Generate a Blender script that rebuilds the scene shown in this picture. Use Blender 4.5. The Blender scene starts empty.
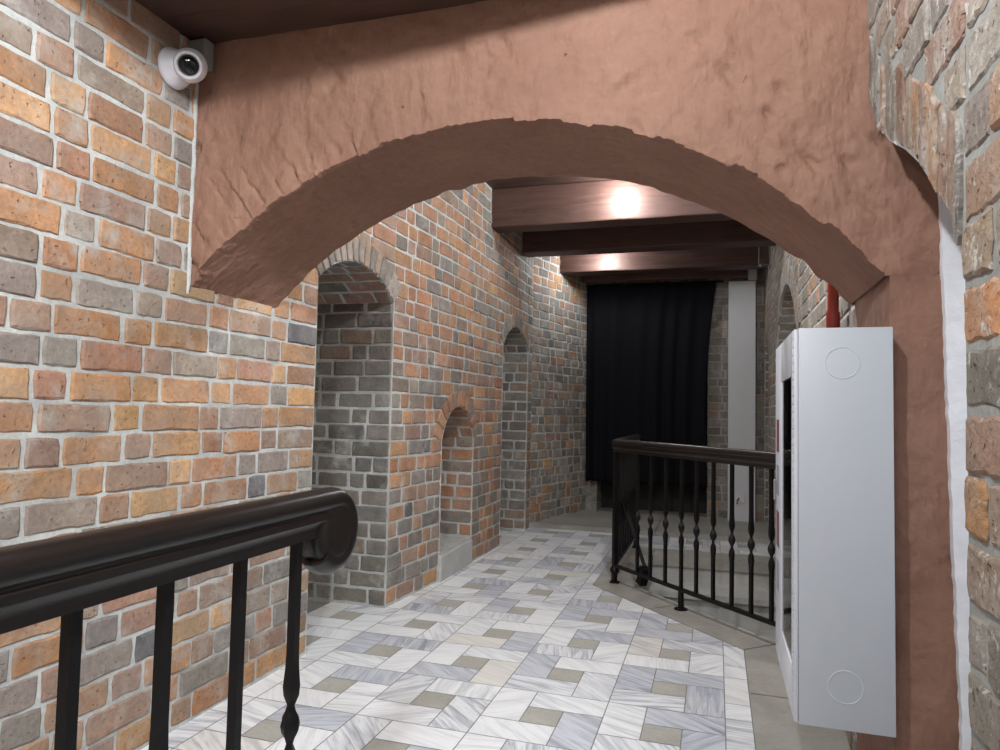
import bpy, bmesh, math, random
from mathutils import Vector, noise
random.seed(11)
S = bpy.context.scene
COL = S.collection
PI = math.pi

# ------------------------------------------------------------------ colours
def lin(c):
    c = c / 255.0
    return c / 12.92 if c <= 0.04045 else ((c + 0.055) / 1.055) ** 2.4
def rgb(r, g, b):
    return (lin(r), lin(g), lin(b), 1.0)

# ------------------------------------------------------------------ node helpers
def new_mat(name):
    m = bpy.data.materials.new(name)
    m.use_nodes = True
    nt = m.node_tree
    return m, nt, nt.nodes['Principled BSDF']
def nd(nt, kind, **kw):
    n = nt.nodes.new(kind)
    for k, v in kw.items():
        if k in n.inputs:
            n.inputs[k].default_value = v
        else:
            setattr(n, k, v)
    return n
def mixc(nt, fac, a, b, mode='MIX'):
    n = nt.nodes.new('ShaderNodeMix'); n.data_type = 'RGBA'; n.blend_type = mode
    for sock, v in ((n.inputs[0], fac), (n.inputs[6], a), (n.inputs[7], b)):
        if hasattr(v, 'is_linked'):
            nt.links.new(v, sock)
        else:
            sock.default_value = v
    return n.outputs[2]
def ramp(nt, fac, stops):
    n = nt.nodes.new('ShaderNodeValToRGB')
    el = n.color_ramp.elements
    while len(el) < len(stops):
        el.new(0.5)
    for e, (p, c) in zip(el, stops):
        e.position = p
        e.color = c if len(c) == 4 else (*c, 1)
    nt.links.new(fac, n.inputs[0])
    return n.outputs[0]
def g(v):
    return (v, v, v, 1)
def noise_tex(nt, vec, scale, detail=4, rough=0.55, dist=0.0):
    n = nd(nt, 'ShaderNodeTexNoise', Scale=scale, Detail=detail, Roughness=rough, Distortion=dist)
    nt.links.new(vec, n.inputs['Vector'])
    return n.outputs['Fac']
def bump(nt, bs, height, strength, dist):
    b = nd(nt, 'ShaderNodeBump', Strength=strength, Distance=dist)
    nt.links.new(height, b.inputs['Height'])
    nt.links.new(b.outputs[0], bs.inputs['Normal'])
def simple(name, col, rough=0.5, metal=0.0, var=0.06, scale=14, bmp=0.0, spec=None):
    m, nt, bs = new_mat(name)
    tc = nd(nt, 'ShaderNodeTexCoord')
    f = noise_tex(nt, tc.outputs['Object'], scale, 5)
    c1 = tuple(min(1, x * (1 - var)) for x in col[:3]) + (1,)
    c2 = tuple(min(1, x * (1 + var)) for x in col[:3]) + (1,)
    nt.links.new(ramp(nt, f, [(0.3, c1), (0.7, c2)]), bs.inputs['Base Color'])
    bs.inputs['Roughness'].default_value = rough
    bs.inputs['Metallic'].default_value = metal
    if spec is not None:
        bs.inputs['Specular IOR Level'].default_value = spec
    if bmp:
        bump(nt, bs, noise_tex(nt, tc.outputs['Object'], scale * 5, 5), bmp, 0.004)
    return m

def brick_material(name, white=0.5):
    m, nt, bs = new_mat(name)
    at = nd(nt, 'ShaderNodeAttribute'); at.attribute_name = 'Col'
    tc = nd(nt, 'ShaderNodeTexCoord'); v = tc.outputs['Object']
    big = noise_tex(nt, v, 9, 5, 0.6)
    fine = noise_tex(nt, v, 55, 6, 0.65)
    pit = noise_tex(nt, v, 60, 2, 0.5, 0.2)
    c = mixc(nt, 1.0, at.outputs['Color'], ramp(nt, big, [(0.25, (0.72, 0.70, 0.70)), (0.75, (1.22, 1.22, 1.2))]), 'MULTIPLY')
    c = mixc(nt, 1.0, c, ramp(nt, fine, [(0.25, (0.74, 0.74, 0.75)), (0.72, (1.2, 1.2, 1.18))]), 'MULTIPLY')
    drift = noise_tex(nt, v, 5.5, 4, 0.6, 0.5)
    c = mixc(nt, ramp(nt, drift, [(0.42, g(0)), (0.72, g(0.55))]), c, rgb(146, 136, 128))
    # lime bloom and mortar smears
    bl = noise_tex(nt, v, 7.5, 6, 0.68)
    bl2 = noise_tex(nt, v, 2.2, 2, 0.5)
    k = nd(nt, 'ShaderNodeMath', operation='MULTIPLY')
    nt.links.new(ramp(nt, bl, [(0.50, g(0)), (0.68, g(1))]), k.inputs[0])
    nt.links.new(ramp(nt, bl2, [(0.40, g(0.12)), (0.66, g(white))]), k.inputs[1])
    c = mixc(nt, k.outputs[0], c, rgb(188, 186, 180))
    if white > 0.9:                       # flecks of old limewash
        fl_ = noise_tex(nt, v, 26, 5, 0.7, 0.6)
        c = mixc(nt, ramp(nt, fl_, [(0.58, g(0)), (0.66, g(0.85))]), c, rgb(206, 204, 198))
    # dark pits
    c = mixc(nt, ramp(nt, pit, [(0.24, g(0.5)), (0.31, g(0))]), c, rgb(92, 80, 72))
    hs = nd(nt, 'ShaderNodeHueSaturation', Saturation=0.97, Value=0.95)
    nt.links.new(c, hs.inputs['Color'])
    nt.links.new(hs.outputs[0], bs.inputs['Base Color'])
    bs.inputs['Roughness'].default_value = 0.88
    bs.inputs['Specular IOR Level'].default_value = 0.25
    h = nd(nt, 'ShaderNodeMath', operation='MULTIPLY_ADD')
    nt.links.new(fine, h.inputs[0]); h.inputs[1].default_value = 0.6
    nt.links.new(ramp(nt, pit, [(0.24, g(0)), (0.34, g(1))]), h.inputs[2])
    bump(nt, bs, h.outputs[0], 0.75 if white < 0.9 else 1.0, 0.008 if white < 0.9 else 0.014)
    return m

def mortar_material(name, col):
    m, nt, bs = new_mat(name)
    tc = nd(nt, 'ShaderNodeTexCoord'); v = tc.outputs['Object']
    a = noise_tex(nt, v, 6, 5, 0.6); b = noise_tex(nt, v, 70, 5, 0.7)
    c1 = tuple(x * 0.72 for x in col[:3]); c2 = tuple(min(1, x * 1.2) for x in col[:3])
    c = ramp(nt, a, [(0.28, c1), (0.72, c2)])
    c = mixc(nt, 1.0, c, ramp(nt, b, [(0.25, (0.8, 0.8, 0.8)), (0.7, (1.1, 1.1, 1.1))]), 'MULTIPLY')
    nt.links.new(c, bs.inputs['Base Color'])
    bs.inputs['Roughness'].default_value = 0.95
    bs.inputs['Specular IOR Level'].default_value = 0.15
    bump(nt, bs, b, 0.5, 0.006)
    return m

def plaster_material():
    m, nt, bs = new_mat('red_plaster')
    tc = nd(nt, 'ShaderNodeTexCoord'); v = tc.outputs['Object']
    a = noise_tex(nt, v, 2.4, 5, 0.6); b = noise_tex(nt, v, 24, 6, 0.65)
    c = ramp(nt, a, [(0.25, rgb(133, 98, 83)), (0.55, rgb(144, 109, 93)), (0.8, rgb(153, 119, 103))])
    c = mixc(nt, 1.0, c, ramp(nt, b, [(0.25, (0.9, 0.89, 0.88)), (0.7, (1.07, 1.07, 1.07))]), 'MULTIPLY')
    # worn pale flecks and dark chips
    p = noise_tex(nt, v, 30, 3, 0.5, 0.8)
    c = mixc(nt, ramp(nt, p, [(0.22, g(0.8)), (0.28, g(0))]), c, rgb(70, 42, 36))
    c = mixc(nt, ramp(nt, noise_tex(nt, v, 11, 6, 0.75), [(0.68, g(0)), (0.78, g(0.45))]), c, rgb(196, 158, 144))
    nt.links.new(c, bs.inputs['Base Color'])
    bs.inputs['Roughness'].default_value = 0.72
    bs.inputs['Specular IOR Level'].default_value = 0.3
    mp = nd(nt, 'ShaderNodeMapping'); mp.inputs['Scale'].default_value = (10, 10, 3.5)
    mp.inputs['Rotation'].default_value = (0, 0.5, 0)
    nt.links.new(v, mp.inputs['Vector'])
    st = noise_tex(nt, mp.outputs[0], 0.8, 4, 0.5, 0.3)
    h = nd(nt, 'ShaderNodeMath', operation='MULTIPLY_ADD')
    nt.links.new(b, h.inputs[0]); h.inputs[1].default_value = 0.12
    nt.links.new(st, h.inputs[2])
    md_ = noise_tex(nt, v, 7, 3, 0.5, 0.3)
    h2 = nd(nt, 'ShaderNodeMath', operation='MULTIPLY_ADD')
    nt.links.new(md_, h2.inputs[0]); h2.inputs[1].default_value = 0.7
    nt.links.new(h.outputs[0], h2.inputs[2])
    bump(nt, bs, h2.outputs[0], 0.95, 0.036)
    return m

def marble_material():
    m, nt, bs = new_mat('veined_marble')
    at = nd(nt, 'ShaderNodeAttribute'); at.attribute_name = 'Col'
    uv = nd(nt, 'ShaderNodeUVMap'); uv.uv_map = 'UVMap'
    v = uv.outputs[0]
    mp = nd(nt, 'ShaderNodeMapping'); mp.inputs['Scale'].default_value = (2.6, 26, 1)
    nt.links.new(v, mp.inputs['Vector'])
    a = noise_tex(nt, mp.outputs[0], 1.0, 6, 0.62, 0.9)
    mp2 = nd(nt, 'ShaderNodeMapping'); mp2.inputs['Scale'].default_value = (2.4, 62, 1)
    nt.links.new(v, mp2.inputs['Vector'])
    b = noise_tex(nt, mp2.outputs[0], 1.0, 6, 0.66, 1.4)
    w = noise_tex(nt, v, 1.6, 2, 0.5)
    # how strongly this tile is veined rides in the alpha channel of Col
    k = nd(nt, 'ShaderNodeMath', operation='MULTIPLY')
    nt.links.new(ramp(nt, a, [(0.44, g(0)), (0.66, g(1))]), k.inputs[0])
    nt.links.new(at.outputs['Alpha'], k.inputs[1])
    c = mixc(nt, k.outputs[0], at.outputs['Color'], rgb(142, 148, 162))
    k2 = nd(nt, 'ShaderNodeMath', operation='MULTIPLY')
    nt.links.new(ramp(nt, b, [(0.56, g(0)), (0.68, g(0.85))]), k2.inputs[0])
    nt.links.new(at.outputs['Alpha'], k2.inputs[1])
    c = mixc(nt, k2.outputs[0], c, rgb(104, 104, 112))
    c = mixc(nt, ramp(nt, w, [(0.55, g(0)), (0.8, g(0.35))]), c, rgb(212, 209, 202))
    nt.links.new(c, bs.inputs['Base Color'])
    bs.inputs['Roughness'].default_value = 0.34
    bs.inputs['Specular IOR Level'].default_value = 0.35
    return m

def stone_material(name, c1, c2, stain=None, rough=0.6):
    m, nt, bs = new_mat(name)
    tc = nd(nt, 'ShaderNodeTexCoord'); v = tc.outputs['Object']
    a = noise_tex(nt, v, 3.0, 6, 0.65, 0.7); b = noise_tex(nt, v, 45, 6, 0.7)
    c = ramp(nt, a, [(0.3, c1), (0.7, c2)])
    if stain:
        c = mixc(nt, ramp(nt, noise_tex(nt, v, 2.3, 5, 0.7, 1.6), [(0.56, g(0)), (0.7, g(0.7))]), c, stain)
    c = mixc(nt, 1.0, c, ramp(nt, b, [(0.25, (0.86, 0.86, 0.86)), (0.7, (1.08, 1.08, 1.08))]), 'MULTIPLY')
    nt.links.new(c, bs.inputs['Base Color'])
    bs.inputs['Roughness'].default_value = rough
    bump(nt, bs, b, 0.25, 0.004)
    return m

def wood_material(name, c1, c2, rough=0.45, along=(1.2, 14, 14), bmp=0.2):
    m, nt, bs = new_mat(name)
    tc = nd(nt, 'ShaderNodeTexCoord')
    mp = nd(nt, 'ShaderNodeMapping'); mp.inputs['Scale'].default_value = along
    nt.links.new(tc.outputs['Object'], mp.inputs['Vector'])
    a = noise_tex(nt, mp.outputs[0], 1.6, 6, 0.65, 1.0)
    c = ramp(nt, a, [(0.3, c1), (0.7, c2)])
    nt.links.new(c, bs.inputs['Base Color'])
    bs.inputs['Roughness'].default_value = rough
    bump(nt, bs, a, bmp, 0.006)
    return m

M = {}
M['brick'] = brick_material('old_brick', 0.75)
M['brick_white'] = brick_material('limewashed_brick', 1.0)
M['mortar'] = mortar_material('lime_mortar', rgb(194, 196, 194))
M['mortar_grey'] = mortar_material('grey_mortar', rgb(160, 161, 158))
M['red'] = plaster_material()
M['marble'] = marble_material()
M['sett'] = stone_material('grey_green_stone', rgb(162, 160, 152), rgb(184, 182, 174))
M['grout'] = simple('floor_grout', rgb(128, 128, 126), 0.9)
M['band'] = stone_material('worn_grey_stone', rgb(146, 144, 138), rgb(176, 174, 167), rgb(158, 144, 120), 0.5)
M['step'] = stone_material('stair_stone', rgb(172, 172, 169), rgb(202, 202, 199), None, 0.55)
M['plaster'] = simple('white_plaster', rgb(228, 230, 236), 0.8, var=0.05, scale=25, bmp=0.3)
M['iron'] = simple('black_iron', rgb(9, 8, 9), 0.5, 0.0, var=0.25, scale=40, bmp=0.15, spec=0.3)
M['rail'] = wood_material('dark_varnished_wood', rgb(13, 10, 9), rgb(30, 21, 18), 0.34, (14, 1.3, 14), 0.12)
M['beam'] = wood_material('brown_timber', rgb(66, 45, 39), rgb(94, 66, 57), 0.6)
M['ceil'] = wood_material('dark_ceiling_board', rgb(60, 42, 36), rgb(86, 62, 54), 0.6, (1.5, 9, 9))
M['enamel'] = simple('white_enamel', rgb(194, 199, 207), 0.38, var=0.012, scale=6)
M['enamel2'] = simple('white_enamel_edge', rgb(212, 215, 224), 0.35, var=0.01, scale=6)
M['board'] = simple('painted_white_board', rgb(212, 214, 218), 0.55, var=0.02, scale=5)
M['socket'] = simple('socket_plastic', rgb(222, 222, 224), 0.4, var=0.01)
M['socket_dark'] = simple('socket_hole', rgb(60, 60, 64), 0.6)
M['white_plastic'] = simple('camera_plastic', rgb(226, 226, 234), 0.35, var=0.01)
M['grey_plastic'] = simple('grey_plastic', rgb(138, 138, 136), 0.55, var=0.03)
M['lens'] = simple('lens_black', rgb(10, 10, 14), 0.08, spec=0.6)
M['dark'] = simple('cavity_black', rgb(26, 25, 30), 0.6)
M['redpipe'] = simple('red_pipe_paint', rgb(140, 48, 34), 0.4, var=0.15, scale=20)
M['door'] = wood_material('dark_door_wood', rgb(15, 13, 12), rgb(24, 20, 18), 0.6, (12, 12, 1))
M['sticker_red'] = simple('sticker_dark_red', rgb(120, 72, 74), 0.5)
M['sticker_grey'] = simple('sticker_grey', rgb(150, 152, 164), 0.5)

def cloth_material():
    m, nt, bs = new_mat('black_curtain_cloth')
    tc = nd(nt, 'ShaderNodeTexCoord'); v = tc.outputs['Object']
    f = noise_tex(nt, v, 240, 3, 0.6)
    nt.links.new(ramp(nt, f, [(0.3, rgb(18, 18, 22)), (0.7, rgb(28, 28, 33))]), bs.inputs['Base Color'])
    bs.inputs['Roughness'].default_value = 0.95
    bs.inputs['Specular IOR Level'].default_value = 0.1
    return m
M['cloth'] = cloth_material()

def glass_material(name, tint, rough=0.05):
    m, nt, bs = new_mat(name)
    bs.inputs['Base Color'].default_value = tint
    bs.inputs['Roughness'].default_value = rough
    bs.inputs['Transmission Weight'].default_value = 1.0
    bs.inputs['IOR'].default_value = 1.45
    return m
def pane_material():
    m, nt, bs = new_mat('thin_pane_glass')
    out = [n for n in nt.nodes if n.type == 'OUTPUT_MATERIAL'][0]
    tr = nd(nt, 'ShaderNodeBsdfTransparent'); tr.inputs[0].default_value = (0.9, 0.93, 0.94, 1)
    gl = nd(nt, 'ShaderNodeBsdfGlossy'); gl.inputs['Roughness'].default_value = 0.04
    fr = nd(nt, 'ShaderNodeFresnel', IOR=1.8)
    mx = nd(nt, 'ShaderNodeMixShader')
    nt.links.new(fr.outputs[0], mx.inputs[0]); nt.links.new(tr.outputs[0], mx.inputs[1]); nt.links.new(gl.outputs[0], mx.inputs[2])
    nt.links.new(mx.outputs[0], out.inputs[0])
    return m
M['glass'] = pane_material()
M['clear'] = glass_material('frosted_clear_plastic', (0.92, 0.93, 0.94, 1), 0.25)

# ------------------------------------------------------------------ object helpers
def link(name, me, parent=None, mats=()):
    o = bpy.data.objects.new(name, me)
    COL.objects.link(o)
    for m in mats:
        me.materials.append(m)
    if parent:
        o.parent = parent
        o.matrix_parent_inverse = parent.matrix_basis.inverted()
    return o
def from_bm(name, bm, mats, parent=None, smooth=None):
    me = bpy.data.meshes.new(name)
    bmesh.ops.recalc_face_normals(bm, faces=bm.faces)
    bm.to_mesh(me); bm.free()
    if smooth is not None:
        for p in me.polygons:
            p.use_smooth = True
        try:
            me.set_sharp_from_angle(angle=math.radians(smooth))
        except Exception:
            pass
    return link(name, me, parent, mats if isinstance(mats, (list, tuple)) else [mats])
def thing(name, label, cat, loc=(0, 0, 0), group=None):
    o = bpy.data.objects.new(name, None)
    o.location = loc
    o.empty_display_size = 0.1
    COL.objects.link(o)
    return tag(o, label, cat, group)
def tag(o, label, cat, group=None):
    o['label'] = label; o['category'] = cat
    if group:
        o['group'] = group
    return o
def struct(o):
    o['kind'] = 'structure'
    return o
def bx(bm, x0, x1, y0, y1, z0, z1, bev=0.0, seg=2):
    r = bmesh.ops.create_cube(bm, size=1)
    for v in r['verts']:
        v.co = Vector(((x0 + x1) / 2 + v.co.x * (x1 - x0), (y0 + y1) / 2 + v.co.y * (y1 - y0), (z0 + z1) / 2 + v.co.z * (z1 - z0)))
    if bev:
        es = list({e for v in r['verts'] for e in v.link_edges})
        bmesh.ops.bevel(bm, geom=es, offset=bev, segments=seg, affect='EDGES', profile=0.5)
def boxobj(name, dims, mat, parent=None, bev=0.002):
    bm = bmesh.new(); bx(bm, *dims, bev)
    return from_bm(name, bm, mat, parent)
def frame_of(d):
    d = Vector(d).normalized()
    up = Vector((0, 0, 1)) if abs(d.z) < 0.95 else Vector((1, 0, 0))
    a = d.cross(up).normalized()
    return d, a, a.cross(d).normalized()
def lathe(bm, origin, axis, prof, n=32):
    """revolve (radius, height) points about an axis"""
    d, a, b = frame_of(axis); o = Vector(origin)
    rings = []
    for r, h in prof:
        if r < 1e-6:
            rings.append([bm.verts.new(o + d * h)])
        else:
            rings.append([bm.verts.new(o + d * h + (a * math.cos(t) + b * math.sin(t)) * r) for t in (2 * PI * i / n for i in range(n))])
    for p, q in zip(rings, rings[1:]):
        for i in range(n):
            j = (i + 1) % n
            if len(p) == 1 and len(q) == 1:
                break
            if len(p) == 1:
                bm.faces.new((p[0], q[i], q[j]))
            elif len(q) == 1:
                bm.faces.new((p[i], p[j], q[0]))
            else:
                bm.faces.new((p[i], p[j], q[j], q[i]))
def tube(bm, pts, r, n=12):
    rings = []
    for i, p in enumerate(pts):
        p = Vector(p)
        d = Vector(pts[min(i + 1, len(pts) - 1)]) - Vector(pts[max(i - 1, 0)])
        d, a, b = frame_of(d)
        rings.append([bm.verts.new(p + (a * math.cos(2 * PI * k / n) + b * math.sin(2 * PI * k / n)) * r) for k in range(n)])
    for p, q in zip(rings, rings[1:]):
        for i in range(n):
            bm.faces.new((p[i], p[(i + 1) % n], q[(i + 1) % n], q[i]))
    bm.faces.new(rings[0][::-1]); bm.faces.new(rings[-1])

# ------------------------------------------------------------------ masonry
class Surf:
    """collects a masonry surface: mortar bed (slot 0) and bricks (slot 1), colour per face"""
    def __init__(s):
        s.v, s.f, s.m, s.c = [], [], [], []
    def add(s, pts, faces, mat, col):
        b = len(s.v)
        s.v += pts
        for f in faces:
            s.f.append([b + i for i in f]); s.m.append(mat); s.c.append(col)
    def build(s, name, mats, parent=None):
        me = bpy.data.meshes.new(name)
        me.from_pydata([tuple(p) for p in s.v], [], s.f)
        me.polygons.foreach_set('material_index', s.m)
        at = me.attributes.new('Col', 'FLOAT_COLOR', 'FACE')
        at.data.foreach_set('color', [x for c in s.c for x in c])
        me.update()
        return link(name, me, parent, mats)

def hand(fn):
    o = Vector(fn(0.5, 0.5, 0)); 
    a = Vector(fn(0.51, 0.5, 0)) - o; b = Vector(fn(0.5, 0.51, 0)) - o; d = Vector(fn(0.5, 0.5, 0.01)) - o
    return a.cross(b).dot(d) > 0

def add_brick(s, fn, poly, t, col, fine=0.05, jit=0.0035, flip=False):
    cu = sum(p[0] for p in poly) / len(poly); cv = sum(p[1] for p in poly) / len(poly)
    out = []
    n = len(poly)
    for i in range(n):
        (ua, va), (ub, vb) = poly[i], poly[(i + 1) % n]
        L = math.hypot(ub - ua, vb - va)
        k = max(1, int(round(L / fine)))
        for j in range(k):
            q = j / k
            u, v = ua + (ub - ua) * q, va + (vb - va) * q
            if j == 0:                       # knock the corner off
                dx, dy = cu - u, cv - v; l = math.hypot(dx, dy) or 1
                e = random.uniform(0.001, 0.006)
                u += dx / l * e; v += dy / l * e
            out.append((u + random.uniform(-jit, jit), v + random.uniform(-jit, jit)))
    m = len(out)
    pts, faces = [], []
    tilt = (random.uniform(-1, 1) * 0.012, random.uniform(-1, 1) * 0.02)
    def dd(u, v, base):
        return base + tilt[0] * (u - cu) + tilt[1] * (v - cv)
    for (u, v) in out:
        pts.append(fn(u, v, -0.012))
    for (u, v) in out:
        pts.append(fn(u, v, dd(u, v, t - 0.005)))
    for (u, v) in out:
        dx, dy = cu - u, cv - v; l = math.hypot(dx, dy) or 1
        e = min(0.009, l * 0.4)
        uu, vv = u + dx / l * e, v + dy / l * e
        pts.append(fn(uu, vv, max(0.0035, dd(uu, vv, t + random.uniform(-0.0012, 0.0012)))))
    pts.append(fn(cu, cv, max(0.0045, t + random.uniform(-0.002, 0.003))))
    for i in range(m):
        j = (i + 1) % m
        faces.append((i, j, m + j, m + i)); faces.append((m + i, m + j, 2 * m + j, 2 * m + i)); faces.append((2 * m + i, 2 * m + j, 3 * m))
    if flip:
        faces = [f[::-1] for f in faces]
    s.add(pts, faces, 1, col)

class Hole:
    """arched recess: jambs u0..u1 from v0, springing vs, rise"""
    def __init__(s, u0, u1, v0, vs, rise, ring=0.17):
        s.u0, s.u1, s.v0, s.vs, s.rise, s.ring = u0, u1, v0, vs, rise, ring
        s.hw = (u1 - u0) / 2; s.uc = (u0 + u1) / 2
        s.R = (s.hw ** 2 + rise ** 2) / (2 * rise)
        s.vc = vs + rise - s.R
        s.a = math.asin(min(1, s.hw / s.R)) if s.vc <= vs else PI - math.asin(min(1, s.hw / s.R))
    def top(s, u, R=None):
        R = R or s.R
        d = abs(u - s.uc)
        return s.vc + math.sqrt(max(0, R * R - d * d))
    def cut(s, v0, v1):
        """u-interval a brick row loses, or None"""
        if v1 <= s.v0 + 0.01:
            return None
        v = (v0 + v1) / 2
        if v <= s.vs:
            return (s.u0, s.u1)
        R = s.R + s.ring * 0.62
        if v >= s.vc + R:
            return None
        h = math.sqrt(R * R - (v - s.vc) ** 2)
        return (s.uc - h, s.uc + h)

def bricks(s, fn, u0, u1, v0, v1, pal, holes=(), ch=0.108, L=0.262, H=0.128, joint=0.0125, fine=0.06, t=0.006, bond=1, jit=0.0025, wob=0.005):
    flip = not hand(fn)
    nr = int(math.ceil((v1 - v0) / ch))
    for r in range(nr):
        a, b = v0 + r * ch, min(v0 + (r + 1) * ch, v1)
        if b - a < ch * 0.4:
            continue
        spans = [(u0, u1)]
        for h in holes:
            c = h.cut(a, b)
            if c:
                spans = [q for (x, y) in spans for q in ((x, min(y, c[0])), (max(x, c[1]), y)) if q[1] - q[0] > 0.02]
        wave = [noise.noise(Vector((k * 0.9 + r * 0.13, r * 3.1, u0))) * wob for k in range(200)]
        for (x, y) in spans:
            u = x
            k = r * (2 if bond == 2 else 1) + random.choice((0, 0, 1))
            first = True
            while u < y - 0.02:
                seq = k % (bond + 1)
                w = H if seq == 0 else L
                if first:
                    w = (H, L, L * 0.75, H * 1.3)[r % 4] if x == u0 or True else w
                    first = False
                w *= random.uniform(0.9, 1.1)
                if y - (u + w) < 0.07:
                    w = y - u
                e = u + w
                q = joint / 2
                o1 = wave[int((u + 20) * 4) % 200]; o2 = wave[int((e + 20) * 4) % 200]
                jl, jr = (q * random.uniform(0.7, 1.3) for _ in range(2))
                jb, jt = (q * random.uniform(0.6, 1.4) for _ in range(2))
                le = u + (jl if u > x + 0.001 else 0.002); re_ = e - (jr if e < y - 0.001 else 0.002)
                poly = [(le, a + jb + o1), (re_, a + jb + o2), (re_, b - jt + o2), (le, b - jt + o1)]
                if re_ - le > 0.025:
                    cu, cv = (le + re_) / 2, (a + b) / 2
                    add_brick(s, fn, poly, t + random.uniform(-0.003, 0.003), pal(cu, cv), fine, jit, flip)
                u = e
                k += 1

def ring(s, fn, h, pal, n, t=0.012, R0=None, fine=0.06):
    flip = not hand(fn)
    R0 = R0 or h.R
    for i in range(n):
        a0 = -h.a + 2 * h.a * i / n; a1 = -h.a + 2 * h.a * (i + 1) / n
        gp = 0.0065 / h.R
        a0 += gp; a1 -= gp
        R1 = R0 + h.ring * random.uniform(0.94, 1.04)
        P = lambda R, a: (h.uc + R * math.sin(a), h.vc + R * math.cos(a))
        poly = [P(R0 + random.uniform(-.006, .004), a1), P(R0 + random.uniform(-.006, .004), a0), P(R1, a0), P(R1, a1)]
        poly = poly[::-1]
        # counter-clockwise in (u, v)
        ar = sum(poly[k][0] * poly[(k + 1) % 4][1] - poly[(k + 1) % 4][0] * poly[k][1] for k in range(4))
        if ar < 0:
            poly = poly[::-1]
        c = ((poly[0][0] + poly[2][0]) / 2, (poly[0][1] + poly[2][1]) / 2)
        add_brick(s, fn, poly, t, pal(*c), fine, 0.003, flip)

def bed(s, fn, u0, u1, v0, v1, holes=(), du=0.06, extra=()):
    """mortar bed with arched holes cut out"""
    us = {u0, u1, *[x for x in extra if u0 < x < u1]}
    n = int((u1 - u0) / du) + 1
    us |= {u0 + (u1 - u0) * i / n for i in range(n + 1)}
    for h in holes:
        us |= {h.u0, h.u1}
        us |= {h.uc + h.R * math.sin(-h.a + 2 * h.a * i / 24) for i in range(25)}
    us = sorted(x for x in us if u0 - 1e-6 <= x <= u1 + 1e-6)
    flip = not hand(fn)
    col = (0.5, 0.5, 0.5, 1)
    for a, b in zip(us, us[1:]):
        if b - a < 1e-5:
            continue
        m = (a + b) / 2
        cuts = [h for h in holes if h.u0 < m < h.u1]
        segs = []
        lo = (v0, v0)
        for h in sorted(cuts, key=lambda q: q.v0):
            if h.v0 > v0:
                segs.append((lo, (h.v0, h.v0)))
            lo = (h.top(a), h.top(b))
        segs.append((lo, (v1, v1)))
        for (p, q) in segs:
            pts = [fn(a, p[0], 0), fn(b, p[1], 0), fn(b, q[1], 0), fn(a, q[0], 0)]
            s.add(pts, [(3, 2, 1, 0) if flip else (0, 1, 2, 3)], 0, col)

def plain(s, fn, u0, u1, v0, v1, nu=1, nv=1):
    flip = not hand(fn)
    for i in range(nu):
        for j in range(nv):
            a, b = u0 + (u1 - u0) * i / nu, u0 + (u1 - u0) * (i + 1) / nu
            c, d = v0 + (v1 - v0) * j / nv, v0 + (v1 - v0) * (j + 1) / nv
            pts = [fn(a, c, 0), fn(b, c, 0), fn(b, d, 0), fn(a, d, 0)]
            s.add(pts, [(3, 2, 1, 0) if flip else (0, 1, 2, 3)], 0, (0.5, 0.5, 0.5, 1))

def palette(weights, dark=0.0):
    cols = [rgb(*c) for c, w in weights]; ws = [w for c, w in weights]
    def f(u, v):
        c = random.choices(cols, ws)[0]
        k = random.uniform(0.84, 1.14) * (1 - dark)
        return (c[0] * k * random.uniform(.95, 1.05), c[1] * k, c[2] * k * random.uniform(.93, 1.07), 1)
    return f
ORANGE = [((190, 146, 108), 5), ((184, 136, 98), 4), ((196, 156, 114), 3), ((174, 132, 108), 4), ((164, 136, 120), 4), ((154, 140, 130), 3), ((142, 134, 128), 1.6), ((112, 112, 114), 0.5)]
BROWN = [((166, 136, 118), 5), ((158, 138, 124), 5), ((182, 142, 110), 3), ((150, 140, 130), 4), ((140, 134, 128), 3), ((158, 126, 110), 2)]
GREY = [((140, 136, 128), 5), ((130, 126, 120), 4), ((150, 144, 136), 4), ((154, 134, 118), 2), ((120, 116, 112), 2)]
RED = [((182, 136, 104), 6), ((174, 130, 102), 5), ((190, 148, 114), 4), ((162, 130, 112), 3), ((150, 136, 124), 3), ((138, 130, 124), 2)]
PALE = [((158, 150, 140), 5), ((162, 142, 126), 3), ((144, 138, 130), 4), ((168, 160, 150), 3), ((172, 140, 114), 2)]
PO, PB, PG, PR, PP = (palette(x) for x in (ORANGE, BROWN, GREY, RED, PALE))
PGD = palette(GREY, 0.2)  # grey brick, with some of the deep niche's shade darkened into it
PRG, PRB, PRO = palette(PALE, 0.2), palette(BROWN, 0.15), palette(ORANGE, 0.2)
def pal_left(u, v):
    n = noise.noise(Vector((u * 0.8, v * 0.8, 3.3)))
    if u > 7.3:
        return random.choice((PP, PP, PG))(u, v) if random.random() > 0.12 + max(0, (v - 2.4)) * 0.7 else PO(u, v)
    if u > 4.0:
        if v < 0.75 + n * 0.3 and u < 5.4:
            return random.choice((PG, PB, PO))(u, v)
        return random.choices((PR, PB, PO, PG), (5, 2.2, 2, 1))[0](u, v)
    # near wall: greyer low down, warm higher
    k = 0.22 + 0.25 * n + (0.35 if v < 0.75 else 0) + (0.12 if v > 2.3 else 0)
    return PB(u, v) if random.random() < k else PO(u, v)

TOP = 3.36
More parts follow.
